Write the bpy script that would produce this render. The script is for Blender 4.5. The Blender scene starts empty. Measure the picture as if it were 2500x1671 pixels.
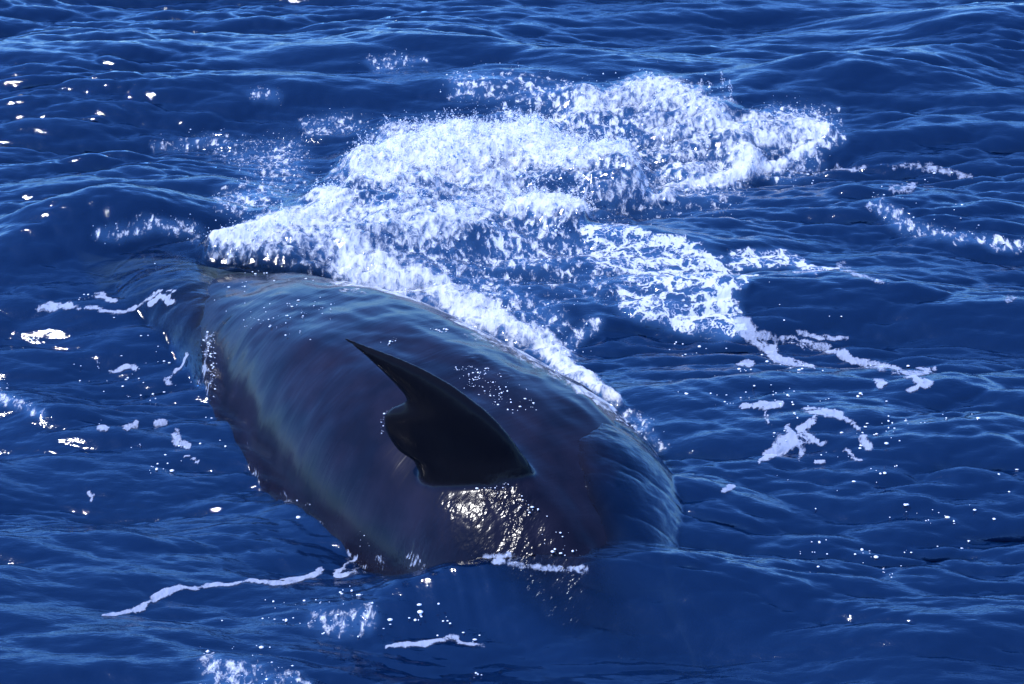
import bpy, math, random
import numpy as np
rng = np.random.default_rng(7); random.seed(7)
sc = bpy.context.scene
R = math.radians

# ------------------------------------------------------------------ camera
CAM_H, PITCH, VFOV = 5.0, R(25), R(16)
PW, PH = 2346.0, 1568.0                      # size in which positions were measured on the photograph
FPX = (PH / 2) / math.tan(VFOV / 2)
cam = bpy.data.cameras.new('camera'); cam_o = bpy.data.objects.new('camera', cam)
sc.collection.objects.link(cam_o); sc.camera = cam_o
cam_o.location = (0, 0, CAM_H); cam_o.rotation_euler = (math.pi / 2 - PITCH, 0, 0)
cam.sensor_fit = 'HORIZONTAL'; cam.sensor_width = 36
cam.lens = 18 / (PW / 2 / FPX); cam.clip_end = 20000; cam.clip_start = 0.1

# ------------------------------------------------------------------ sky, sun, exposure
SUN = np.array([-0.47, -0.10, 0.877]); SUN /= np.linalg.norm(SUN)
w = bpy.data.worlds.new('World'); sc.world = w; w.use_nodes = True
nt = w.node_tree; bg = nt.nodes['Background']
sky = nt.nodes.new('ShaderNodeTexSky'); sky.sky_type = 'NISHITA'; sky.sun_disc = False
sky.sun_elevation = math.asin(SUN[2]); sky.sun_rotation = math.atan2(SUN[0], SUN[1])
sky.air_density = 1.0; sky.dust_density = 0.1; sky.ozone_density = 6.0; sky.altitude = 0
tint = nt.nodes.new('ShaderNodeMix'); tint.data_type = 'RGBA'; tint.blend_type = 'MULTIPLY'; tint.inputs['Factor'].default_value = 1
tint.inputs['B'].default_value = (.45, .78, 1.34, 1)           # the deep blue of a clear marine sky
nt.links.new(sky.outputs[0], tint.inputs['A']); nt.links.new(tint.outputs['Result'], bg.inputs[0]); bg.inputs[1].default_value = 0.15
sl = bpy.data.lights.new('sun', 'SUN'); so = bpy.data.objects.new('sun', sl); sc.collection.objects.link(so)
sl.energy = 2.6; sl.angle = R(0.5); sl.color = (1.0, 0.985, 0.965)
from mathutils import Vector
so.rotation_euler = Vector(SUN).to_track_quat('Z', 'Y').to_euler(); so.location = (-8, 8, 16)
vs = sc.view_settings; vs.view_transform = 'Standard'; vs.look = 'None'; vs.exposure = 1.02; vs.gamma = 1.0
vs.use_curve_mapping = False
sc.cycles.max_bounces = 8; sc.cycles.transparent_max_bounces = 16; sc.cycles.sample_clamp_indirect = 4

# ------------------------------------------------------------------ helpers
def ray(px, py):
    u = (px - PW / 2) / FPX; v = (PH / 2 - py) / FPX
    return np.array([u, math.cos(PITCH) + v * math.sin(PITCH), -math.sin(PITCH) + v * math.cos(PITCH)])
def at(px, py, z=0.0):
    d = ray(px, py); t = (z - CAM_H) / d[2]
    return np.array([0, 0, CAM_H]) + t * d
def to_photo(x, y, z):
    zz = z - CAM_H
    dep = y * math.cos(PITCH) - zz * math.sin(PITCH); up = y * math.sin(PITCH) + zz * math.cos(PITCH)
    return PW / 2 + FPX * x / dep, PH / 2 - FPX * up / dep
def smooth(a, b, x):
    t = np.clip((x - a) / (b - a), 0, 1); return t * t * (3 - 2 * t)
LAT = rng.random((256, 256))
def vnoise(x, y, seed=0):
    x = x + seed * 37.13; y = y + seed * 17.71
    xi = np.floor(x).astype(np.int64); yi = np.floor(y).astype(np.int64)
    fx = x - xi; fy = y - yi
    fx = fx * fx * fx * (fx * (fx * 6 - 15) + 10); fy = fy * fy * fy * (fy * (fy * 6 - 15) + 10)
    a = LAT[xi & 255, yi & 255]; b = LAT[(xi + 1) & 255, yi & 255]
    c = LAT[xi & 255, (yi + 1) & 255]; d = LAT[(xi + 1) & 255, (yi + 1) & 255]
    return (a * (1 - fx) + b * fx) * (1 - fy) + (c * (1 - fx) + d * fx) * fy
def fbm(x, y, seed=0, octaves=4, gain=.5):
    s = 0; a = 1; n = 0
    for k in range(octaves):
        s = s + a * vnoise(x * 2 ** k, y * 2 ** k, seed + k * 3.7); n += a; a *= gain
    return s / n
def new_mat(name):
    m = bpy.data.materials.new(name); m.use_nodes = True
    m.node_tree.nodes.clear(); return m, m.node_tree
def node(nt, typ, **kw):
    n = nt.nodes.new(typ)
    for k, v in kw.items():
        if k.startswith('i_'):
            key = k[2:]
            n.inputs[int(key) if key.isdigit() else key.replace('_', ' ')].default_value = v
        else: setattr(n, k, v)
    return n
def link(nt, a, ai, b, bi): nt.links.new(a.outputs[ai], b.inputs[bi])
def mesh_np(name, V, F, mat, attrs=None, smooth_shade=True):
    me = bpy.data.meshes.new(name)
    V = np.asarray(V, np.float32); F = np.asarray(F, np.int32)
    k = F.shape[1]
    me.vertices.add(len(V)); me.vertices.foreach_set('co', V.ravel())
    me.loops.add(F.size); me.loops.foreach_set('vertex_index', F.ravel())
    me.polygons.add(len(F)); me.polygons.foreach_set('loop_start', np.arange(0, F.size, k, dtype=np.int32))
    me.polygons.foreach_set('use_smooth', np.full(len(F), smooth_shade, dtype=bool))
    me.update(calc_edges=True)
    for n, a in (attrs or {}).items():
        if a.ndim == 1:
            at_ = me.attributes.new(n, 'FLOAT', 'POINT'); at_.data.foreach_set('value', a.astype(np.float32))
        else:
            at_ = me.attributes.new(n, 'FLOAT_VECTOR', 'POINT'); at_.data.foreach_set('vector', a.astype(np.float32).ravel())
    me.materials.append(mat); me.validate()
    o = bpy.data.objects.new(name, me); sc.collection.objects.link(o); return o
def tag(o, label=None, cat=None, group=None, kind=None):
    if label: o['label'] = label
    if cat: o['category'] = cat
    if group: o['group'] = group
    if kind: o['kind'] = kind

# ------------------------------------------------------------------ whale shape (analytic, so the sea can part round it)
AX = np.array([-0.62, 0.785]); AX /= np.linalg.norm(AX)
NL = np.array([-AX[1], AX[0]]); ORG = np.array([-0.18, 8.93])
S_K = [-3.4, -3.0, -2.2, -1.3, -1.0, -.74, -.36, 0, .4, .9, 1.5, 2.1, 2.8, 3.3, 4.2, 5.2]
ZT_K = [-.9, -.75, -.58, -.34, -.14, .09, .34, .43, .47, .46, .40, .27, .08, -.05, -.35, -.6]
W_K = [.02, .22, .32, .38, .45, .54, .72, .80, .80, .77, .68, .55, .52, .46, .26, .05]
TC_K = [-.1, -.1, -.10, -.10, -.11, -.13, -.22, -.28, -.28, -.31, -.38, -.42, -.36, -.40, -.55, -.75]
RV_K = [.03, .35, .6, .75, .77, .77, .77, .77, .77, .75, .66, .55, .42, .35, .25, .06]
RD_K = [0, 0, 0, .02, .035, .045, .05, .035, .02, .02, .015, .01, 0, 0, 0, 0]
def cubic(xk, yk, x):
    xk = np.array(xk); yk = np.array(yk); d = np.gradient(yk, xk)
    x = np.clip(x, xk[0], xk[-1]); i = np.clip(np.searchsorted(xk, x) - 1, 0, len(xk) - 2)
    h = xk[i + 1] - xk[i]; t = (x - xk[i]) / h
    return ((2*t**3-3*t**2+1) * yk[i] + (t**3-2*t**2+t) * h * d[i] + (-2*t**3+3*t**2) * yk[i+1] + (t**3-t**2) * h * d[i+1])
def st_of(x, y):
    rx = x - ORG[0]; ry = y - ORG[1]
    return rx * AX[0] + ry * AX[1], rx * NL[0] + ry * NL[1]
def expo(t): return 3.1 - .8 * smooth(.05, -.5, t)
def whale_h(x, y):
    s, t = st_of(x, y)
    W = np.maximum(cubic(S_K, W_K, s), .01); q = (t - cubic(S_K, TC_K, s)) / W
    Rv = cubic(S_K, RV_K, s); zt = cubic(S_K, ZT_K, s)
    h = zt - Rv + Rv * np.sqrt(np.clip(1 - np.abs(q) ** expo(t), 0, 1)) + cubic(S_K, RD_K, s) * np.exp(-(t / .10) ** 2)
    return np.where((np.abs(q) < 1) & (s > S_K[0]) & (s < S_K[-1]), h, -5.0)

# ------------------------------------------------------------------ ocean spectrum
N, L = 2048, 22.0
kx = np.fft.fftfreq(N, L / N) * 2 * np.pi
KX, KY = np.meshgrid(kx, kx, indexing='ij'); K = np.hypot(KX, KY); K[0, 0] = 1
def band(lam, width, rms_slope, ang, spread, seed):
    r = np.random.default_rng(seed)
    k0 = 2 * np.pi / lam
    A = np.exp(-(np.log(K / k0) / width) ** 2) / K ** 2
    th = np.arctan2(KY, KX) - ang
    A = A * (spread + (1 - spread) * np.abs(np.cos(th)) ** 4 * (np.cos(th) > 0))
    A[0, 0] = 0
    c = A * (r.normal(size=K.shape) + 1j * r.normal(size=K.shape))
    h = np.fft.ifft2(c).real
    sl = np.hypot(*np.gradient(h, L / N)); f = rms_slope / np.sqrt((sl ** 2).mean())
    return c * f
spec = band(3.0, .5, .095, R(75), .03, 1) + band(1.0, .5, .14, R(102), .05, 2) + band(.45, .6, .15, R(78), .06, 3)
spes = band(.24, .6, .23, R(106), .06, 4) + band(.12, .6, .25, R(80), .10, 5) + band(.055, .5, .17, R(92), .25, 6)
def fields(sp): return np.fft.ifft2(sp).real, np.fft.ifft2(-1j * KX / K * sp).real, np.fft.ifft2(-1j * KY / K * sp).real
SEA, SEA_S = fields(spec), fields(spes)
def sample(F, x, y, stretch=1.2):
    u = x / (stretch * L) * N; v = y / L * N
    i = np.floor(u).astype(np.int64); j = np.floor(v).astype(np.int64); a = u - i; b = v - j
    i0 = i % N; i1 = (i + 1) % N; j0 = j % N; j1 = (j + 1) % N
    return (F[i0, j0] * (1-a) + F[i1, j0] * a) * (1-b) + (F[i0, j1] * (1-a) + F[i1, j1] * a) * b

# ------------------------------------------------------------------ sea surface grid
def axis_out(a, step0, end, growth=1.22):
    out = []; st = step0
    while abs(a) < abs(end):
        st *= growth; a = a + math.copysign(st, end); out.append(a)
    return out
xs_f = np.arange(-4.3, 4.3001, .0105)
xs = np.concatenate([axis_out(-4.3, .0105, -6000)[::-1], xs_f, axis_out(4.3, .0105, 6000)])
ys_f = [7.0]
while ys_f[-1] < 17.2: ys_f.append(ys_f[-1] + .0085 + (ys_f[-1] - 7) * .0012)
near = []; st_, a_ = .0085, 7.0
while a_ > -400: st_ *= 1.22; a_ -= st_; near.append(a_)
ys = np.concatenate([near[::-1], ys_f, axis_out(17.2, .02, 9000)])
X0, Y0 = np.meshgrid(xs, ys, indexing='ij'); GS = X0.shape
X0 = X0.ravel(); Y0 = Y0.ravel()

# hand-placed swells: (photo x, y, half length m, half depth m, angle, amplitude)
def swell(x, y, px, py, lx, ly, ang, amp):
    g = at(px, py, max(amp, 0)); dx = x - g[0]; dy = y - g[1]; c, s = math.cos(R(ang)), math.sin(R(ang))
    u = dx * c + dy * s; v = -dx * s + dy * c
    return amp * np.exp(-(u / lx) ** 2 - (v / ly) ** 2)
SWELLS = [(2100, 655, 1.2, .32, -6, .13), (2150, 1385, .75, .30, 0, .10), (330, 520, .62, .30, 4, .15),
          (160, 560, .5, .3, 30, .10), (2280, 40, 1.0, .5, 15, .22), (180, 160, .9, .4, 12, .14), (720, 170, 1.0, .35, 6, .10),
          (1500, 1170, .55, .40, 60, .10), (1080, 1288, .55, .16, 2, .15), (1520, 1312, .50, .18, -4, .12), (1900, 1270, .7, .2, 10, .08),
          (300, 345, .8, .16, 6, .10), (1550, 560, .6, .18, -10, .06), (90, 880, .4, .22, -25, .10), (2200, 480, .7, .25, -20, .10),
          (1050, 90, .9, .3, -6, .12), (2020, 150, .8, .3, -12, .12)]
dnear = np.exp(-np.hypot((X0 - 0) / 8.0, (Y0 - 11) / 9.0) ** 4)
s0, t0 = st_of(X0, Y0)
calm = 1 - .25 * np.exp(-((s0 - .3) / 2.0) ** 2 - ((t0 + .2) / 1.15) ** 2)       # the whale flattens the chop round it
far = 1 / (1 + np.hypot(X0, Y0 - 11) / 60)
gust = np.clip(.40 + 2.2 * (fbm(X0 * .6, Y0 * 1.0, 151, 4) - .25), .45, 1.55)       # wind riffles come and go in patches
a_l = calm * far; a_s = calm * far * gust
X = X0 + 1.05 * (sample(SEA[1], X0, Y0) * a_l + sample(SEA_S[1], X0, Y0, 1.6) * a_s)
Y = Y0 + 1.05 * (sample(SEA[2], X0, Y0) * a_l + sample(SEA_S[2], X0, Y0, 1.6) * a_s)
Z = sample(SEA[0], X0, Y0) * a_l + sample(SEA_S[0], X0, Y0, 1.6) * a_s
for sw in SWELLS: Z += swell(X, Y, *sw)
# flow lines drawn out along the moving body
s1, t1 = st_of(X, Y)
flow = np.exp(-((s1 - .2) / 1.7) ** 2 - ((t1 + .3) / 1.5) ** 2) * smooth(-1.0, -.2, s1)
bend = t1 + .22 * (s1 - .3) ** 2 * np.sign(-t1)
Z += flow * ((fbm(s1 * 1.6, bend * 13, 3, 3) - .5) * .030 + (fbm(s1 * 2.5, bend * 40, 5, 2) - .5) * .005)
HW = whale_h(X, Y)

# ------------------------------------------------------------------ foam layout (photo positions laid down on the sea)
PX, PY = to_photo(X, Y, np.clip(np.maximum(Z, HW), -.2, .6))
inview = (PX > -300) & (PX < PW + 300) & (PY > -200) & (PY < PH + 300) & (Y > 3) & (Y < 25)
wx = (fbm(X * 5, Y * 5, 11, 4) - .5); wy = (fbm(X * 5, Y * 5, 23, 4) - .5)
WPX = PX + wx * 60; WPY = PY + wy * 36
FPXx = PX + (fbm(X * 14, Y * 14, 31, 3) - .5) * 26; FPYy = PY + (fbm(X * 14, Y * 14, 37, 3) - .5) * 16
def stroke(pts, soft=.35, qx=WPX, qy=WPY, flat=1.0):
    """0..1 mask along a polyline of (x, y, half width)"""
    out = np.zeros(len(qx)); P = np.array(pts, float)
    m = P[:, 2].max() * (1 + soft) + 5
    idx = np.nonzero(inview & (qx > P[:, 0].min() - m) & (qx < P[:, 0].max() + m) & (qy > P[:, 1].min() - m) & (qy < P[:, 1].max() + m))[0]
    if len(idx) == 0: return out
    x = qx[idx]; y = qy[idx]; best = np.full(len(idx), 1e9)
    if len(P) == 1: P = np.vstack([P, P + [[.1, 0, 0]]])
    for a, b in zip(P[:-1], P[1:]):
        d = b[:2] - a[:2]; l2 = (d ** 2).sum()
        t = np.clip(((x - a[0]) * d[0] + (y - a[1]) * d[1]) / l2, 0, 1)
        dist = np.hypot(x - a[0] - t * d[0], (y - a[1] - t * d[1]) * flat)
        best = np.minimum(best, dist / (a[2] + t * (b[2] - a[2])))
    out[idx] = 1 - smooth(1 - soft, 1 + soft, best)
    return out
# churned white water: points, density, height
SPLASH = [
 ([(830,430,46),(920,405,74),(1050,392,72),(1170,375,72),(1300,405,58),(1420,425,42)], 1.0, .20),
 ([(800,465,40),(720,512,36),(640,540,34),(560,566,34),(490,575,22)], 1.0, .11),
 ([(560,570,26),(700,570,44),(860,540,66),(980,510,76),(1100,485,62),(1200,470,46)], .66, .10),
 ([(800,605,40),(830,612,44),(950,655,42),(1050,695,40),(1140,738,34),(1240,800,28),(1330,865,20),(1405,925,12)], .92, .035),
 ([(1180,505,24),(1260,505,24),(1328,497,16)], 1.0, .14),
 ([(1330,255,32),(1450,235,34),(1560,248,40),(1640,288,44),(1690,340,40),(1720,395,26)], .80, .10),
 ([(1480,290,60),(1580,350,72),(1600,400,50)], .60, .06),
 ([(1740,315,40),(1830,310,34),(1890,303,14)], .76, .07),
 ([(1892,302,8),(1860,350,14),(1780,390,14),(1650,425,18),(1560,440,13),(1480,460,8)], .85, .04),
]
SPECK = [
 ([(1180,300,60),(1320,330,70),(1480,380,90),(1620,400,70)], .58), ([(800,480,40),(950,470,80),(1150,430,70)], .62),
 ([(900,600,60),(1050,630,50),(1200,690,40)], .46), ([(1900,300,30),(1820,380,30)], .42),
 ([(1060,200,30),(1180,215,42),(1280,250,60)], .50), ([(1300,310,50),(1420,300,70)], .56), ([(1230,420,60),(1330,440,50),(1450,440,45)], .60),
 ([(700,290,22),(820,285,26)], .42), ([(560,350,35),(640,390,60),(590,455,45),(520,465,25)], .44), ([(1000,590,60),(1120,570,70),(1250,590,80),(1370,600,75)], .47),
 ([(360,332,12),(470,325,16),(545,345,16)], .42), ([(600,218,20),(640,215,14)], .42), ([(860,143,14),(980,138,14)], .40),
 ([(230,535,14),(340,512,20),(440,535,14)], .40), ([(1430,950,16),(1505,1012,18)], .46), ([(740,1430,30),(830,1408,32)], .44),
 ([(2010,475,16),(2080,520,18),(2180,548,14),(2330,560,12)], .46), ([(0,905,16),(95,955,12)], .52), ([(500,1552,40),(680,1560,18)], .40),
 ([(1770,270,34),(1900,275,30)], .40), ([(1850,370,36),(1790,400,20)], .40), ([(1060,610,40),(1150,690,40),(1250,740,40)], .48),
 ([(1350,740,24),(1300,790,20)], .46),
]
LACE = [
 ([(1380,570,50),(1480,600,62),(1570,620,72),(1650,660,52)], .74), ([(1440,690,34),(1560,720,40),(1650,730,44),(1710,760,20)], .80),
 ([(1340,528,13),(1440,537,14),(1530,556,18),(1600,592,24),(1650,640,28)], .95), ([(1640,640,36),(1650,700,36),(1680,745,30)], .92),
 ([(1690,602,20),(1780,594,20),(1870,615,12),(1910,612,6)], .80), ([(1650,685,8),(1710,650,10),(1730,635,6)], .85),
]
TRAILS = [
 ([(1700,745,24),(1760,790,22),(1780,820,12),(1865,842,5)], .9), ([(1790,778,8),(1900,800,12),(1990,835,9),(2080,857,10),(2140,848,5)], .88),
 ([(2100,870,10),(2128,882,10),(2085,896,5)], .85), ([(1830,765,7),(1940,776,5)], .8), ([(1760,402,6),(1870,396,8),(1990,382,5)], .66),
 ([(2020,382,8),(2100,382,10),(2230,410,8)], .64), ([(2040,437,10),(2090,430,12)], .6), ([(1990,470,9),(2010,490,8)], .6), ([(2320,680,16)], .5),
 ([(1130,1290,8),(1250,1300,8),(1345,1307,8)], .74), ([(865,1279,8),(890,1284,7)], .8), ([(930,1287,6),(960,1286,4)], .7),
 ([(474,770,7),(476,800,8),(478,850,6),(484,900,5)], .68), ([(1920,610,8),(1990,640,5),(2050,655,4)], .6),
]
def layers(items, **kw):
    tot = np.zeros(len(X))
    for it in items: np.maximum(tot, it[1] * stroke(it[0], **kw), out=tot)
    return tot
gaps = fbm(X * 4.5, Y * 3.6, 131, 4) - .5
splash_d = layers(SPLASH, soft=.75); splash_d *= np.clip(1 + gaps * 1.1 * (1 - smooth(.75, 1, splash_d) * .6), 0, 1.25)
lift = np.zeros(len(X))
for it in SPLASH: np.maximum(lift, it[2] * stroke(it[0], soft=1.3), out=lift)
speck_d = .84 * layers(SPECK, soft=.8) * np.clip(1 + gaps * 1.0, 0, 1.3)
HOLES = [([(790,462,14),(900,484,16)], .8), ([(1215,440,20),(1335,462,24),(1420,440,18)], .75), ([(560,410,40),(650,440,36)], .6), ([(1160,640,24),(1270,640,34),(1390,590,30)], .65),
         ([(980,285,14),(1110,262,16),(1250,268,14)], .75), ([(1320,330,16),(1450,330,24),(1500,400,22)], .5), ([(1080,560,16),(1150,530,14)], .5), ([(1640,340,16),(1720,350,14)], .45), ([(760,345,14),(700,370,18)], .6)]
hole = np.ones(len(X))
for pts, d in HOLES: hole *= 1 - d * stroke(pts, soft=.8)
splash_d *= hole; speck_d *= 1 - .55 * (1 - hole)
lace_d = .88 * layers(LACE, soft=.5)
trail_d = layers(TRAILS, soft=.4, qx=FPXx, qy=FPYy)
rim = .78 * np.exp(-((Z - HW) / .022) ** 2) * np.clip(fbm(X * 7, Y * 7, 141, 3) * 2.2 - .65, 0, 1) * (t1 > -.3) * (s1 < 2.0) * (s1 > -.7)
trail_d = np.maximum(trail_d * np.clip(.5 + 1.0 * fbm(X * 7, Y * 7, 173, 3), 0, 1.08), rim)
foam_d = np.maximum(np.maximum(splash_d, speck_d), np.maximum(lace_d, trail_d))
lace_a = smooth(0, .3, lace_d - splash_d * .9)

# churned relief under the white water
n1 = fbm(X * 4, Y * 4, 41, 3); fx_ = X * .8 - Y * .6; fy_ = X * .6 + Y * .8
n2 = 1 - np.abs(2 * fbm(fx_ * 20, fy_ * 9, 43, 4, .6) - 1); n3 = fbm(X * 60, Y * 48, 47, 2)
spike = np.clip(vnoise(X * 22, Y * 16, 53) - .70, 0, 1) / .30 * np.clip(vnoise(X * 5, Y * 5, 57) - .40, 0, 1) / .6
act = np.maximum(splash_d, speck_d * .55)
Z += lift * (.35 + 1.1 * n1) + act * ((n2 - .6) * .026 + (n3 - .5) * .014) + lift * spike * .25
Z += speck_d * (fbm(X * 30, Y * 22, 61, 2) - .5) * .05

# water film over the submerged parts of the whale
rear = smooth(1.80, 2.35, s1 + 1.3 * np.minimum(t1, .28))
q_ = np.abs((t1 - cubic(S_K, TC_K, s1)) / np.maximum(cubic(S_K, W_K, s1), .05))
mantle = np.maximum(HW, cubic(S_K, ZT_K, s1) - cubic(S_K, RV_K, s1) * np.where(s1 > .5, .62 * q_ ** 3.2, .36 * q_ ** 2.2))          # water heaped against the body, continuing past its edge
mantle = np.where((q_ < 2.2) & (s1 > -2.6) & (s1 < 4.6), mantle, -5.0)
filmed = np.clip(smooth(-.25, -.7, s1) * smooth(.05, -.25, t1) + rear, 0, 1)
rad_ = np.hypot(s1 - .4, (t1 + .1) * 1.1)
ripple = fbm(rad_ * 11, np.arctan2(t1 + .1, s1 - .4) * 1.2, 93, 3) - .5
front = (-.33 - s1 - .3 * np.minimum(t1 + .35, 0) + .05 * np.sin(t1 * 7)) * .24 + .012                # water lapping up the sloping front of the back
front = np.where(front > 0, np.minimum(front, .30), front) - .4 * smooth(-.38, .30, t1) - .6 * smooth(-.85, -1.2, s1)
thick = np.maximum(-.06 + .10 * rear + .10 * smooth(2.2, 3.0, s1 + .6 * np.minimum(t1, .3)), np.maximum(front, -.06)) + .014 * (fbm(X * 6, Y * 6, 91, 3) - .5) + .3 * sample(SEA_S[0], X0, Y0, 1.6) + 0.022 * ripple * np.maximum(rear, smooth(-.1, -.5, s1) * smooth(.1, -.15, t1))
zt_ = cubic(S_K, ZT_K, s1); rv_ = cubic(S_K, RV_K, s1)
HC = np.where(HW > -1, HW, np.maximum(zt_ - rv_ - np.maximum(q_ - 1, 0) * rv_ * 3, -4.9))
HB = np.where(mantle > -4, HC + (mantle - HC) * filmed, -5)
Z = np.where(HB > -1, np.maximum(Z, HB + thick), Z)
veil = np.where(HW > -1, np.exp(-np.clip(Z - HW, 0, 3) / .11), 0) * (smooth(1.0, .86, q_) * (1 - smooth(-.2, -.6, s1)) + smooth(.97, .5, q_) * smooth(-.2, -.6, s1))
aer = np.clip(np.maximum(splash_d * .8, np.maximum(speck_d, lace_d * .8)), 0, 1)

# ------------------------------------------------------------------ materials
def water_material():
    m, t = new_mat('sea_water')
    out = node(t, 'ShaderNodeOutputMaterial')
    v = node(t, 'ShaderNodeAttribute', attribute_name='veil'); ae = node(t, 'ShaderNodeAttribute', attribute_name='aeration')
    co = node(t, 'ShaderNodeNewGeometry')
    mpw = node(t, 'ShaderNodeMapping'); mpw.inputs['Scale'].default_value = (.45, 1, 1); mpw.inputs['Rotation'].default_value = (0, 0, .12); link(t, co, 'Position', mpw, 'Vector')
    n1 = node(t, 'ShaderNodeTexNoise', i_Scale=26.0, i_Detail=4.0, i_Roughness=.6); link(t, mpw, 0, n1, 'Vector')
    b = node(t, 'ShaderNodeBump', i_Strength=.5, i_Distance=.010); link(t, n1, 'Fac', b, 'Height')
    fr = node(t, 'ShaderNodeFresnel'); ir = node(t, 'ShaderNodeMapRange'); ir.inputs['To Min'].default_value = 1.62; ir.inputs['To Max'].default_value = 1.28; link(t, v, 'Fac', ir, 'Value'); link(t, ir, 0, fr, 'IOR'); link(t, b, 'Normal', fr, 'Normal')
    col = node(t, 'ShaderNodeMix', data_type='RGBA'); col.inputs['A'].default_value = (.0003, .0068, .030, 1); col.inputs['B'].default_value = (.045, .125, .27, 1)
    link(t, ae, 'Fac', col, 'Factor')
    di = node(t, 'ShaderNodeBsdfDiffuse'); link(t, col, 'Result', di, 'Color')
    tr = node(t, 'ShaderNodeBsdfTransparent'); tc = node(t, 'ShaderNodeMix', data_type='RGBA'); tc.inputs['A'].default_value = (.5, .68, .92, 1); tc.inputs['B'].default_value = (1, 1, 1, 1)
    link(t, v, 'Fac', tc, 'Factor'); link(t, tc, 'Result', tr, 0)
    mx = node(t, 'ShaderNodeMixShader'); link(t, v, 'Fac', mx, 0); link(t, di, 0, mx, 1); link(t, tr, 0, mx, 2)
    gl = node(t, 'ShaderNodeBsdfGlossy', i_Roughness=.065); gl.inputs[0].default_value = (1, 1, 1, 1); link(t, b, 'Normal', gl, 'Normal')
    m2 = node(t, 'ShaderNodeMixShader'); link(t, fr, 0, m2, 0); link(t, mx, 0, m2, 1); link(t, gl, 0, m2, 2)
    link(t, m2, 0, out, 0); return m
def foam_material(name, color=(.76, .79, .83, 1), top=.94, lo=-.30, hi=.66):
    m, t = new_mat(name)
    out = node(t, 'ShaderNodeOutputMaterial')
    d = node(t, 'ShaderNodeAttribute', attribute_name='foam'); la = node(t, 'ShaderNodeAttribute', attribute_name='lace')
    co = node(t, 'ShaderNodeNewGeometry')
    mpf = node(t, 'ShaderNodeMapping'); mpf.inputs['Rotation'].default_value = (0, 0, .64); mpf.inputs['Scale'].default_value = (1.5, .75, 1.0); link(t, co, 'Position', mpf, 'Vector')
    n0 = node(t, 'ShaderNodeTexNoise', i_Scale=20.0, i_Detail=6.0, i_Roughness=.60, i_Distortion=.35); link(t, mpf, 0, n0, 'Vector')
    n1 = node(t, 'ShaderNodeMapRange', clamp=False); n1.inputs['From Min'].default_value = .34; n1.inputs['From Max'].default_value = .70
    link(t, n0, 'Fac', n1, 'Value')
    wv = node(t, 'ShaderNodeTexNoise', i_Scale=5.0, i_Detail=5.0, i_Roughness=.6); link(t, co, 'Position', wv, 'Vector')
    ad = node(t, 'ShaderNodeVectorMath', operation='MULTIPLY_ADD'); ad.inputs[1].default_value = (.40, .40, .40)
    link(t, wv, 'Color', ad, 0); link(t, co, 'Position', ad, 2)
    vo = node(t, 'ShaderNodeTexVoronoi', feature='DISTANCE_TO_EDGE', i_Scale=7.0); link(t, ad, 0, vo, 'Vector')
    vo2 = node(t, 'ShaderNodeTexVoronoi', feature='DISTANCE_TO_EDGE', i_Scale=17.0); link(t, ad, 0, vo2, 'Vector')
    v2 = node(t, 'ShaderNodeMath', operation='MULTIPLY_ADD', i_1=1.6, i_2=.05); link(t, vo2, 'Distance', v2, 0)
    vmin = node(t, 'ShaderNodeMath', operation='MINIMUM'); link(t, vo, 'Distance', vmin, 0); link(t, v2, 0, vmin, 1)
    vm = node(t, 'ShaderNodeMath', operation='MULTIPLY', i_1=3.6); link(t, vmin, 0, vm, 0)
    va = node(t, 'ShaderNodeMath', operation='MULTIPLY_ADD', i_1=.45); link(t, n1, 0, va, 0); link(t, vm, 0, va, 2)
    th = node(t, 'ShaderNodeMix', data_type='FLOAT'); link(t, la, 'Fac', th, 'Factor'); link(t, n1, 0, th, 'A'); link(t, va, 0, th, 'B')
    sub = node(t, 'ShaderNodeMath', operation='SUBTRACT'); link(t, d, 'Fac', sub, 0); link(t, th, 'Result', sub, 1)
    mr = node(t, 'ShaderNodeMapRange', interpolation_type='SMOOTHSTEP'); mr.inputs['From Min'].default_value = lo; mr.inputs['From Max'].default_value = hi
    mr.inputs['To Max'].default_value = top
    link(t, sub, 0, mr, 'Value')
    b = node(t, 'ShaderNodeBump', i_Strength=.45, i_Distance=.02); link(t, n1, 0, b, 'Height')
    df = node(t, 'ShaderNodeBsdfDiffuse'); df.inputs[0].default_value = color; link(t, b, 'Normal', df, 'Normal')
    tl = node(t, 'ShaderNodeBsdfTranslucent'); tl.inputs[0].default_value = color
    dm = node(t, 'ShaderNodeMixShader', i_0=.25); link(t, df, 0, dm, 1); link(t, tl, 0, dm, 2)
    tr = node(t, 'ShaderNodeBsdfTransparent')
    mx = node(t, 'ShaderNodeMixShader'); link(t, mr, 0, mx, 0); link(t, tr, 0, mx, 1); link(t, dm, 0, mx, 2)
    link(t, mx, 0, out, 0); return m
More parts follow.
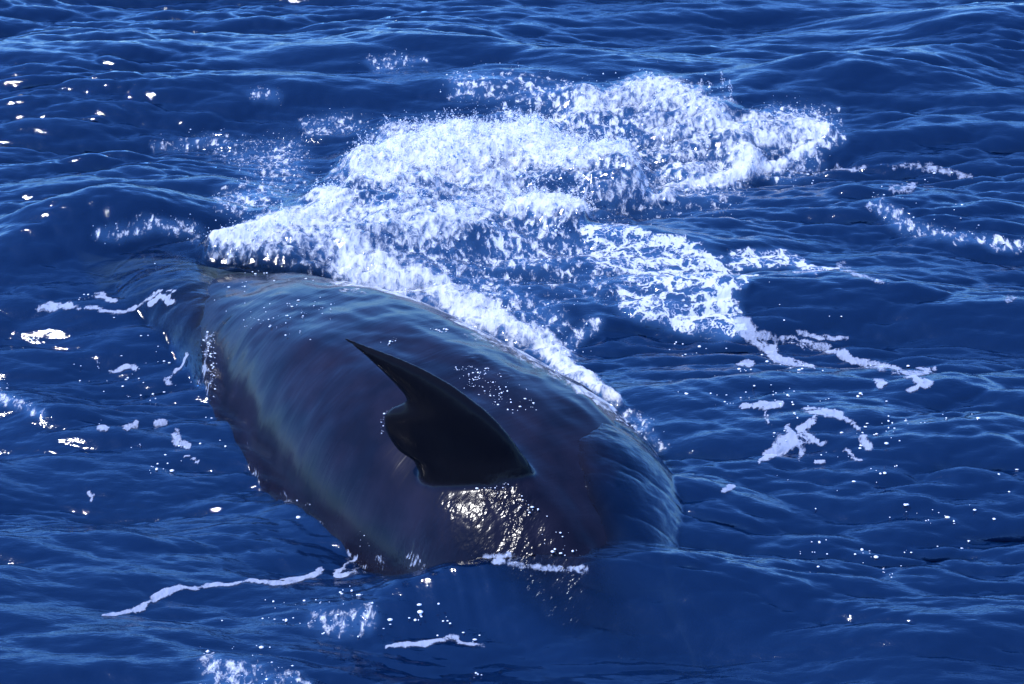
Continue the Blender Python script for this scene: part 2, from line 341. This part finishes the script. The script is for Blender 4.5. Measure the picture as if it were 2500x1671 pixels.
def skin_material():
    m, t = new_mat('wet_whale_skin')
    out = node(t, 'ShaderNodeOutputMaterial')
    st = node(t, 'ShaderNodeAttribute', attribute_name='st'); sp = node(t, 'ShaderNodeAttribute', attribute_name='sparkle')
    mp = node(t, 'ShaderNodeMapping'); mp.inputs['Scale'].default_value = (28, 3.5, 3.5); link(t, st, 'Vector', mp, 'Vector')
    n1 = node(t, 'ShaderNodeTexNoise', i_Scale=1.0, i_Detail=4.0, i_Distortion=1.2); link(t, mp, 0, n1, 'Vector')
    mp2 = node(t, 'ShaderNodeMapping'); mp2.inputs['Scale'].default_value = (42, 22, 22); link(t, st, 'Vector', mp2, 'Vector')
    n2 = node(t, 'ShaderNodeTexNoise', i_Scale=1.0, i_Detail=2.0, i_Roughness=.5); link(t, mp2, 0, n2, 'Vector')
    ms = node(t, 'ShaderNodeMath', operation='MULTIPLY'); link(t, n2, 'Fac', ms, 0); link(t, sp, 'Fac', ms, 1)
    b1 = node(t, 'ShaderNodeBump', i_Strength=.13, i_Distance=.010); link(t, n1, 'Fac', b1, 'Height')
    b2 = node(t, 'ShaderNodeBump', i_Strength=.9, i_Distance=.022); link(t, ms, 0, b2, 'Height'); link(t, b1, 'Normal', b2, 'Normal')
    n3 = node(t, 'ShaderNodeTexNoise', i_Scale=5.0, i_Detail=5.0); link(t, st, 'Vector', n3, 'Vector')
    cr = node(t, 'ShaderNodeValToRGB'); link(t, n3, 'Fac', cr, 0)
    cr.color_ramp.elements[0].position = .35; cr.color_ramp.elements[0].color = (.004, .004, .009, 1)
    cr.color_ramp.elements[1].position = .7; cr.color_ramp.elements[1].color = (.011, .0095, .018, 1)
    p = node(t, 'ShaderNodeBsdfPrincipled', i_Roughness=.18); p.inputs['IOR'].default_value = 1.42
    fa = node(t, 'ShaderNodeAttribute', attribute_name='fin'); dk = node(t, 'ShaderNodeMix', data_type='RGBA'); dk.inputs['B'].default_value = (.006, .006, .008, 1)  # fin darker and duller than the back: its shade is put into the colour
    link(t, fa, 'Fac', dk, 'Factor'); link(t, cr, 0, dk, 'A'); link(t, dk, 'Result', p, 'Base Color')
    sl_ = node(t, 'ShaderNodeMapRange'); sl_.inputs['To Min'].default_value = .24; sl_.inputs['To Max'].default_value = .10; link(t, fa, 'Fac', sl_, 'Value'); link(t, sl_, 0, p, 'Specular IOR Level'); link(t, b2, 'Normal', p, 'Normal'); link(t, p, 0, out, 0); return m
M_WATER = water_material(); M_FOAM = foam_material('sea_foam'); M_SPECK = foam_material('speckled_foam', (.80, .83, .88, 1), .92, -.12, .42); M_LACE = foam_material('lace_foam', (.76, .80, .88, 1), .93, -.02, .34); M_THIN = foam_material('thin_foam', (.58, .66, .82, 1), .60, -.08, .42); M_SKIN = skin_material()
def drop_material():
    m, t = new_mat('spray_drops'); out = node(t, 'ShaderNodeOutputMaterial')
    p = node(t, 'ShaderNodeBsdfPrincipled', i_Roughness=.35); p.inputs['Base Color'].default_value = (.80, .84, .90, 1)
    link(t, p, 0, out, 0); return m
M_DROP = drop_material()

# ------------------------------------------------------------------ sea
V = np.stack([X, Y, Z], 1)
idx = np.arange(len(X)).reshape(GS)
QUADS = np.stack([idx[:-1, :-1], idx[1:, :-1], idx[1:, 1:], idx[:-1, 1:]], -1).reshape(-1, 4)
sea = mesh_np('sea_water', V, QUADS, M_WATER, {'veil': veil, 'aeration': aer}); tag(sea, kind='structure')

# ------------------------------------------------------------------ whale: body and fin grown into one skin
def build_whale():
    ss = np.concatenate([np.linspace(-3.4, -2.2, 16), np.linspace(-2.1, 3.4, 150), np.linspace(3.5, 5.2, 30)]); nth = 120
    th = np.linspace(0, 2 * np.pi, nth, endpoint=False)
    S, T = np.meshgrid(ss, th, indexing='ij')
    W_ = cubic(S_K, W_K, S); tc = cubic(S_K, TC_K, S); Rv = cubic(S_K, RV_K, S); zt = cubic(S_K, ZT_K, S)
    q = np.sin(T); c = np.cos(T)
    t = tc + W_ * q
    zz = np.sign(c) * np.sqrt(np.clip(1 - np.abs(q) ** expo(t), 0, 1))
    z = zt - Rv + Rv * zz + cubic(S_K, RD_K, S) * np.exp(-(t / .10) ** 2) * (c > 0)
    P = np.stack([ORG[0] + S * AX[0] + t * NL[0], ORG[1] + S * AX[1] + t * NL[1], z], -1).reshape(-1, 3)
    n = len(ss); F = []
    I = np.arange(n * nth).reshape(n, nth)
    verts = P.tolist(); faces = np.stack([I[:-1], I[1:], np.roll(I, -1, 1)[1:], np.roll(I, -1, 1)[:-1]], -1).reshape(-1, 4).tolist()
    faces.append(I[0].tolist()); faces.append(I[-1][::-1].tolist())
    # dorsal fin: a swept hook facing the camera, its rear lobe shaped from its shadow
    Fp = at(1212, 1092, .36); Np = at(950, 1062, .36); Tp = at(795, 780, .93)
    nrm = np.cross(Np - Fp, Tp - Fp); nrm /= np.linalg.norm(nrm)
    cam_p = np.array([0, 0, CAM_H])
    def onplane(px, py):
        d = ray(px, py); k = np.dot(Fp - cam_p, nrm) / np.dot(d, nrm); return cam_p + k * d
    PAIRS = np.array([(944,1044,1224,1090),(912,1028,1212,1064),(893,1003,1194,1040),(882,982,1174,1010),(880,957,1152,983),(889,940,1130,960),(914,929,1110,941),
                      (931,917,1092,927),(926,903,1070,910),(911,886,1040,888),(891,866,1005,867),(867,842,960,843),(841,818,905,819),(816,797,850,798),(780,771,786,773)], float)
    ui = np.arange(len(PAIRS)); uf = np.linspace(0, len(PAIRS) - 1, 57)
    PR = np.stack([cubic(ui, PAIRS[:, k], uf) for k in range(4)], 1)
    A = np.array([onplane(p[2], p[3]) for p in PR]); B = np.array([onplane(p[0], p[1]) for p in PR]); m = len(A)
    down = np.array([0, 0, -1.0]); A = np.vstack([A[0] + down * .25, A]); B = np.vstack([B[0] + down * .25 + (A[1] - B[0]) * .22, B])
    nc = 14; rows = []; cc = (1 - np.cos(np.linspace(0, np.pi, nc))) / 2
    for i in range(len(A)):
        u = max(0, i - 1) / (m - 1); chord = np.linalg.norm(B[i] - A[i])
        th_ = min(.062 * (1 - u) ** .8 + .012 + .012 * max(0, .12 - u) / .12, .34 * chord + .010)
        prof = th_ * (np.sqrt(cc) * (1 - cc) ** .55 * 1.75 + .10)
        up_ = [A[i] + (B[i] - A[i]) * c_ + nrm * p_ for c_, p_ in zip(cc, prof)]
        lo_ = [A[i] + (B[i] - A[i]) * c_ - nrm * p_ for c_, p_ in zip(cc[::-1], prof[::-1])]
        rows.append(list(range(len(verts), len(verts) + 2 * nc))); verts.extend([list(v) for v in up_ + lo_])
    k = 2 * nc
    for i in range(len(rows) - 1):
        for j in range(k): faces.append([rows[i][j], rows[i][(j+1) % k], rows[i+1][(j+1) % k], rows[i+1][j]])
    faces.append(rows[0][::-1]); faces.append(rows[-1])
    me = bpy.data.meshes.new('whale_source'); me.from_pydata(verts, [], faces); me.update()
    import bmesh
    bm = bmesh.new(); bm.from_mesh(me); bmesh.ops.recalc_face_normals(bm, faces=bm.faces); bm.to_mesh(me); bm.free()
    o = bpy.data.objects.new('whale', me); sc.collection.objects.link(o)
    r = o.modifiers.new('r', 'REMESH'); r.mode = 'VOXEL'; r.voxel_size = .0125
    s_ = o.modifiers.new('s', 'SMOOTH'); s_.iterations = 9; s_.factor = .5
    dg = bpy.context.evaluated_depsgraph_get(); ev = bpy.data.meshes.new_from_object(o.evaluated_get(dg))
    o.modifiers.clear(); o.data = ev; ev.name = 'whale'
    n = len(ev.vertices); co = np.zeros(n * 3, np.float32); ev.vertices.foreach_get('co', co); co = co.reshape(-1, 3)
    s, t = st_of(co[:, 0], co[:, 1]); hb = whale_h(co[:, 0], co[:, 1])
    st = np.stack([s, t, co[:, 2]], 1)
    a = ev.attributes.new('st', 'FLOAT_VECTOR', 'POINT'); a.data.foreach_set('vector', st.astype(np.float32).ravel())
    px, py = to_photo(co[:, 0], co[:, 1], co[:, 2])
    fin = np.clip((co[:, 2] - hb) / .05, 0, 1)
    spk = smooth(.15, -.25, s) * smooth(-.12, .0, t) + .6 * np.exp(-((s - .45) / .22) ** 2 - ((t + .42) / .12) ** 2) + .25 * smooth(.42, .55, t + .12 * s * s * .3)
    spk = np.clip(spk, 0, 1) * (.3 + .7 * smooth(.34, .16, t)) * (1 - fin) * .75 * np.clip(fbm(s * 5, t * 9, 161, 3) * 3.0 - 1.05, .10, 1)
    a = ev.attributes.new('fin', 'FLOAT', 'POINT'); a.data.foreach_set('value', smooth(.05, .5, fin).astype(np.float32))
    co[:, 2] += (1 - fin) * (co[:, 2] > -.3) * ((fbm(s * 3.2, t * 4.5, 101, 3) - .5) * .035 + (fbm(s * 9, t * 3, 103, 2) - .5) * .005)
    ev.vertices.foreach_set('co', co.ravel()); ev.update()
    a = ev.attributes.new('sparkle', 'FLOAT', 'POINT'); a.data.foreach_set('value', spk.astype(np.float32))
    ev.polygons.foreach_set('use_smooth', np.ones(len(ev.polygons), bool))
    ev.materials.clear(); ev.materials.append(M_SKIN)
    tag(o, 'dark wet whale rolling at the surface with its hooked dorsal fin swept back', 'whale')
    bpy.data.meshes.remove(me); return o
whale = build_whale()

# ------------------------------------------------------------------ foam meshes lifted off the sea grid
def foam_mesh(name, dens, lace, up=.003, thr=.10, mat=M_FOAM):
    q = QUADS[(dens[QUADS].max(1) > thr)]
    used, inv = np.unique(q.ravel(), return_inverse=True)
    Vn = V[used].copy(); d = np.clip(dens[used], 0, 1)
    Vn[:, 2] = np.maximum(Vn[:, 2], HW[used]) + up + .005 * d * vnoise(Vn[:, 0] * 45, Vn[:, 1] * 45, 71)
    o = mesh_np(name, Vn, inv.reshape(-1, 4), mat, {'foam': dens[used], 'lace': lace[used]})
    return o
zero = np.zeros(len(X))
o = foam_mesh('splash_foam', splash_d, zero); tag(o, 'churned white water breaking behind the whale', kind='stuff')
o = foam_mesh('speckled_foam', speck_d * (1 - .5 * smooth(.3, .8, splash_d)), zero, mat=M_SPECK); tag(o, 'broken speckled foam on the dark water round the splash', kind='stuff')
o = foam_mesh('lace_foam', lace_d, lace_a, mat=M_LACE); tag(o, 'lacy net of foam trailing right of the white water', kind='stuff')
o = foam_mesh('foam_streaks', trail_d, zero + .5, mat=M_THIN); tag(o, 'thin streaks and drawn out lines of foam on the blue water', kind='stuff')

PATCHES = [
 ([[(1742,1058,7),(1790,1018,26),(1840,1005,18),(1882,1017,6)], [(1805,985,10),(1835,1035,12),(1838,1050,6)]], 'large star shaped foam patch floating right of the whale'),
 ([[(1695,933,7),(1740,930,13),(1792,928,9)], [(1755,945,4),(1760,970,4)]], 'bar shaped foam patch just above the star shaped patch'),
 ([[(1828,988,8),(1862,966,12),(1870,958,8)], [(1835,940,5),(1900,946,10),(1940,962,9),(1968,982,8)]], 'curved foam arc above right of the star shaped patch'),
 ([[(1972,1005,12),(1985,1020,14)]], 'plump oval foam blob right of the star shaped patch'),
 ([[(1940,1035,6),(1954,1046,6),(1966,1058,7)]], 'small bent foam fleck under the plump oval blob'),
 ([[(1700,835,13),(1716,838,10)]], 'round foam dot below the lacy foam trail'),
 ([[(2010,880,11),(2030,881,9)]], 'oval foam dot under the long foam trail at right'),
 ([[(1660,1123,7),(1675,1117,8)]], 'single foam fleck right of the fin on dark smooth water'),
 ([[(1872,1060,7),(1895,1061,7)]], 'flat foam fleck below right of the star shaped patch'),
 ([[(98,706,14),(150,704,10),(165,700,11)], [(165,705,6),(270,713,5),(340,708,4),(395,698,4)]], 'long thin foam string left of the whale with a thick left end'),
 ([[(215,680,6),(240,682,10),(262,690,5)]], 'small foam cap above the long thin foam string'),
 ([[(345,716,6),(390,713,7)]], 'short foam dash below the right end of the foam string'),
 ([[(255,850,6),(285,845,9),(310,842,6)]], 'hooked foam fleck in the scatter left of the whale'),
 ([[(378,872,9),(382,882,7)], [(385,866,4),(430,828,4)]], 'foam blob with a thin straight tail beside the whale flank'),
 ([[(230,985,9),(246,984,7)]], 'leftmost foam dot in the scatter beside the whale'),
 ([[(292,980,8),(308,972,9)]], 'middle foam dot in the scatter beside the whale'),
 ([[(355,970,9),(374,968,8)]], 'foam dot nearest the whale in the row of three'),
 ([[(400,990,6),(412,1012,13),(440,1026,8)], [(425,1045,5),(450,1062,5)]], 'ragged foam triangle touching the dark left flank of the whale'),
 ([[(240,1412,4),(320,1396,10),(372,1358,9),(410,1348,8),(470,1344,5),(560,1335,4),(660,1336,5),(735,1308,8)]], 'long kinked foam line in the lower left foreground'),
 ([[(770,1318,7),(815,1312,10)], [(770,1310,4),(825,1280,4)]], 'wedge of foam in front of the whale beside the kinked line'),
 ([[(890,1480,4),(980,1473,6),(1040,1458,11)], [(1045,1470,5),(1105,1484,6)]], 'bent foam streak at the bottom centre of the foreground'),
 ([[(200,1135,6),(216,1140,5),(212,1150,4)]], 'tiny foam hook alone on the dark water at left'),
]
for strokes, label in PATCHES:
    d = np.zeros(len(X))
    for s in strokes: np.maximum(d, stroke([(p[0], p[1], p[2] * .82) for p in s], soft=.5, qx=FPXx, qy=FPYy), out=d)
    d *= np.clip(.55 + 1.0 * fbm(X * 7, Y * 7, 171, 3), 0, 1.08)
    if d.max() < .3: continue
    o = foam_mesh('foam_patch', d * 1.08, zero + .5, up=.002, thr=.08, mat=M_THIN)
    c = np.array([v.co[:] for v in o.data.vertices]).mean(0)
    o.data.transform(__import__('mathutils').Matrix.Translation(-Vector(c))); o.location = c
    tag(o, label, 'foam patch', 'foam patches floating round the whale')

# ------------------------------------------------------------------ drops and flecks (stuff)
OCT_V = np.array([[1,0,0],[-1,0,0],[0,1,0],[0,-1,0],[0,0,1],[0,0,-1]], float)
OCT_F = np.array([[0,2,4],[2,1,4],[1,3,4],[3,0,4],[2,0,5],[1,2,5],[3,1,5],[0,3,5]])
_g = (1 + 5 ** .5) / 2
ICO_V = np.array([[-1,_g,0],[1,_g,0],[-1,-_g,0],[1,-_g,0],[0,-1,_g],[0,1,_g],[0,-1,-_g],[0,1,-_g],[_g,0,-1],[_g,0,1],[-_g,0,-1],[-_g,0,1]]) / math.hypot(1, _g)
ICO_F = np.array([[0,11,5],[0,5,1],[0,1,7],[0,7,10],[0,10,11],[1,5,9],[5,11,4],[11,10,2],[10,7,6],[7,1,8],[3,9,4],[3,4,2],[3,2,6],[3,6,8],[3,8,9],[4,9,5],[2,4,11],[6,2,10],[8,6,7],[9,8,1]])
def drops(name, P, r, mat, squash=None, ico=False):
    OV, OF = (ICO_V, ICO_F) if ico else (OCT_V, OCT_F)
    n = len(P); sc3 = np.stack([r, r, r if squash is None else r * squash], 1)
    Vd = (OV[None] * sc3[:, None] * rng.uniform(.6, 1.5, (n, 1, 3)) + P[:, None]).reshape(-1, 3)
    Fd = (OF[None] + (np.arange(n) * len(OV))[:, None, None]).reshape(-1, 3)
    return mesh_np(name, Vd, Fd, mat)
def pick(weight, n):
    area = np.gradient(xs)[:, None] * np.gradient(ys)[None, :]
    p = (weight * area.ravel() * inview); p = p / p.sum()
    return rng.choice(len(p), n, p=p)
i = pick(np.clip(lift, 0, .3) * splash_d * (.3 + spike * 3), 9000)
P = V[i].copy(); P[:, :2] += rng.normal(0, .012, (len(i), 2)); P[:, 2] += rng.exponential(.020, len(i)) * (1 + lift[i] * 4)
rad = .0008 + rng.exponential(.0010, len(i))
jets = pick(np.clip(lift - .03, 0, 1) * splash_d ** 2, 600); JP = [P]; JR = [rad]            # fingers of water thrown up from the crest
tops = []
for jx, jy, jn in [(860,385,9),(930,360,9),(985,352,8),(1060,350,9),(1110,340,9),(1160,330,16),(1205,335,9),(1260,360,8),(1330,375,10),(1420,400,5),(1320,490,12),(1270,500,8),(1190,480,6),(560,530,6),(1500,215,6),(1620,220,6)]:
    d2 = np.where(inview, (PX - jx) ** 2 + ((PY - jy - 12) * 1.5) ** 2, 1e9); near_ = np.argpartition(d2, 900)[:900]; tops.append(rng.choice(near_, jn))
jets = np.concatenate([jets, np.concatenate(tops)]); n_rand = 600
for jn, j in enumerate(jets):
    hgt = min(.12, .025 + rng.exponential(.03)) * (min(1.2, .4 + lift[j] * 3.5) if jn < n_rand else 1.15); m = int(25 + hgt * 500)
    u = rng.random(m) ** .8; lean = rng.normal(0, .3, 2); wid = rng.uniform(.008, .024)
    q = np.stack([V[j, 0] + lean[0] * u * hgt + rng.normal(0, 1, m) * wid * (1.1 - u), V[j, 1] + lean[1] * u * hgt + rng.normal(0, 1, m) * wid * (1.1 - u),
                  V[j, 2] - .01 + u * hgt], 1)
    JP.append(q); JR.append(.0012 + rng.exponential(.0011, m) * (1.15 - u))
P = np.concatenate(JP); rad = np.concatenate(JR)
o = drops('spray', P, rad, M_DROP); tag(o, 'fine spray thrown up over the white water', kind='stuff')
i = pick(speck_d, 8000)
P = V[i].copy(); P[:, :2] += rng.normal(0, .01, (len(i), 2)); P[:, 2] += .003 + rng.exponential(.012, len(i))
o = drops('bubble_flecks', P, .0007 + rng.exponential(.0011, len(i)), M_DROP, .7); tag(o, 'white bubbles and flecks on the dark churned water', kind='stuff')
wz = np.zeros(len(X))
for pts, d in [([(1600,850,60),(1800,930,120),(2000,1000,140),(2150,1130,120),(1900,1180,90)], 1), ([(150,720,60),(250,830,90),(330,950,100),(450,1020,50),(540,1090,40)], 1.3),
               ([(1800,740,80),(1950,720,60)], .8), ([(600,1400,60),(800,1380,80),(1000,1430,80),(1100,1500,60)], .9), ([(2000,1280,60),(2250,1320,60)], .5),
               ([(500,1100,30),(700,1240,30),(850,1300,20)], 1.2), ([(1900,420,60),(2200,440,80)], .5), ([(400,640,60),(560,620,60)], .6)]:
    np.maximum(wz, d * stroke(pts, soft=.8), out=wz)
i = pick(wz * np.clip(fbm(X * 3, Y * 3, 81, 3) - .42, 0, 1), 260)
i = np.repeat(i, rng.integers(1, 4, len(i)))
P = V[i].copy(); P[:, :2] += rng.normal(0, .022, (len(i), 2)); P[:, 2] = np.maximum(P[:, 2], HW[i]) + .002
o = drops('foam_flecks', P, .002 + np.minimum(rng.exponential(.0026, len(i)), .007), M_DROP, .35, True); tag(o, 'small loose foam flecks scattered on the water', kind='stuff')
wz = np.zeros(len(X))  # beads of running water, with sun glints painted in as white drops
for pts, d in [([(1060,860,22),(1130,890,34),(1190,930,24)], 1), ([(880,778,7),(960,768,8),(1010,758,6)], 1.2), ([(474,770,9),(478,850,9),(486,910,6)], 3), ([(885,940,8),(880,990,7)], 2.5),
               ([(500,1000,12),(600,1120,14),(760,1220,14),(900,1280,12)], .5), ([(560,700,60),(700,720,60)], .12), ([(1070,1095,14),(1170,1112,14)], 1.5), ([(1180,1140,14),(1310,1270,20)], .8)]:
    np.maximum(wz, d * stroke(pts, soft=.6), out=wz)
i = pick(wz * (HW > Z), 420); i = np.repeat(i, rng.integers(1, 3, len(i)))
P = V[i].copy(); P[:, :2] += rng.normal(0, .008, (len(i), 2)); P[:, 2] = whale_h(P[:, 0], P[:, 1]) + .004; k_ = P[:, 2] > 0
o = drops('beads_and_glints', P[k_], .0008 + np.minimum(rng.exponential(.0016, len(i)), .005)[k_], M_DROP, .5, True); tag(o, 'white flecks of running water and painted glints on the back of the whale', kind='stuff')
print('water verts', len(X), 'whale', len(whale.data.vertices))
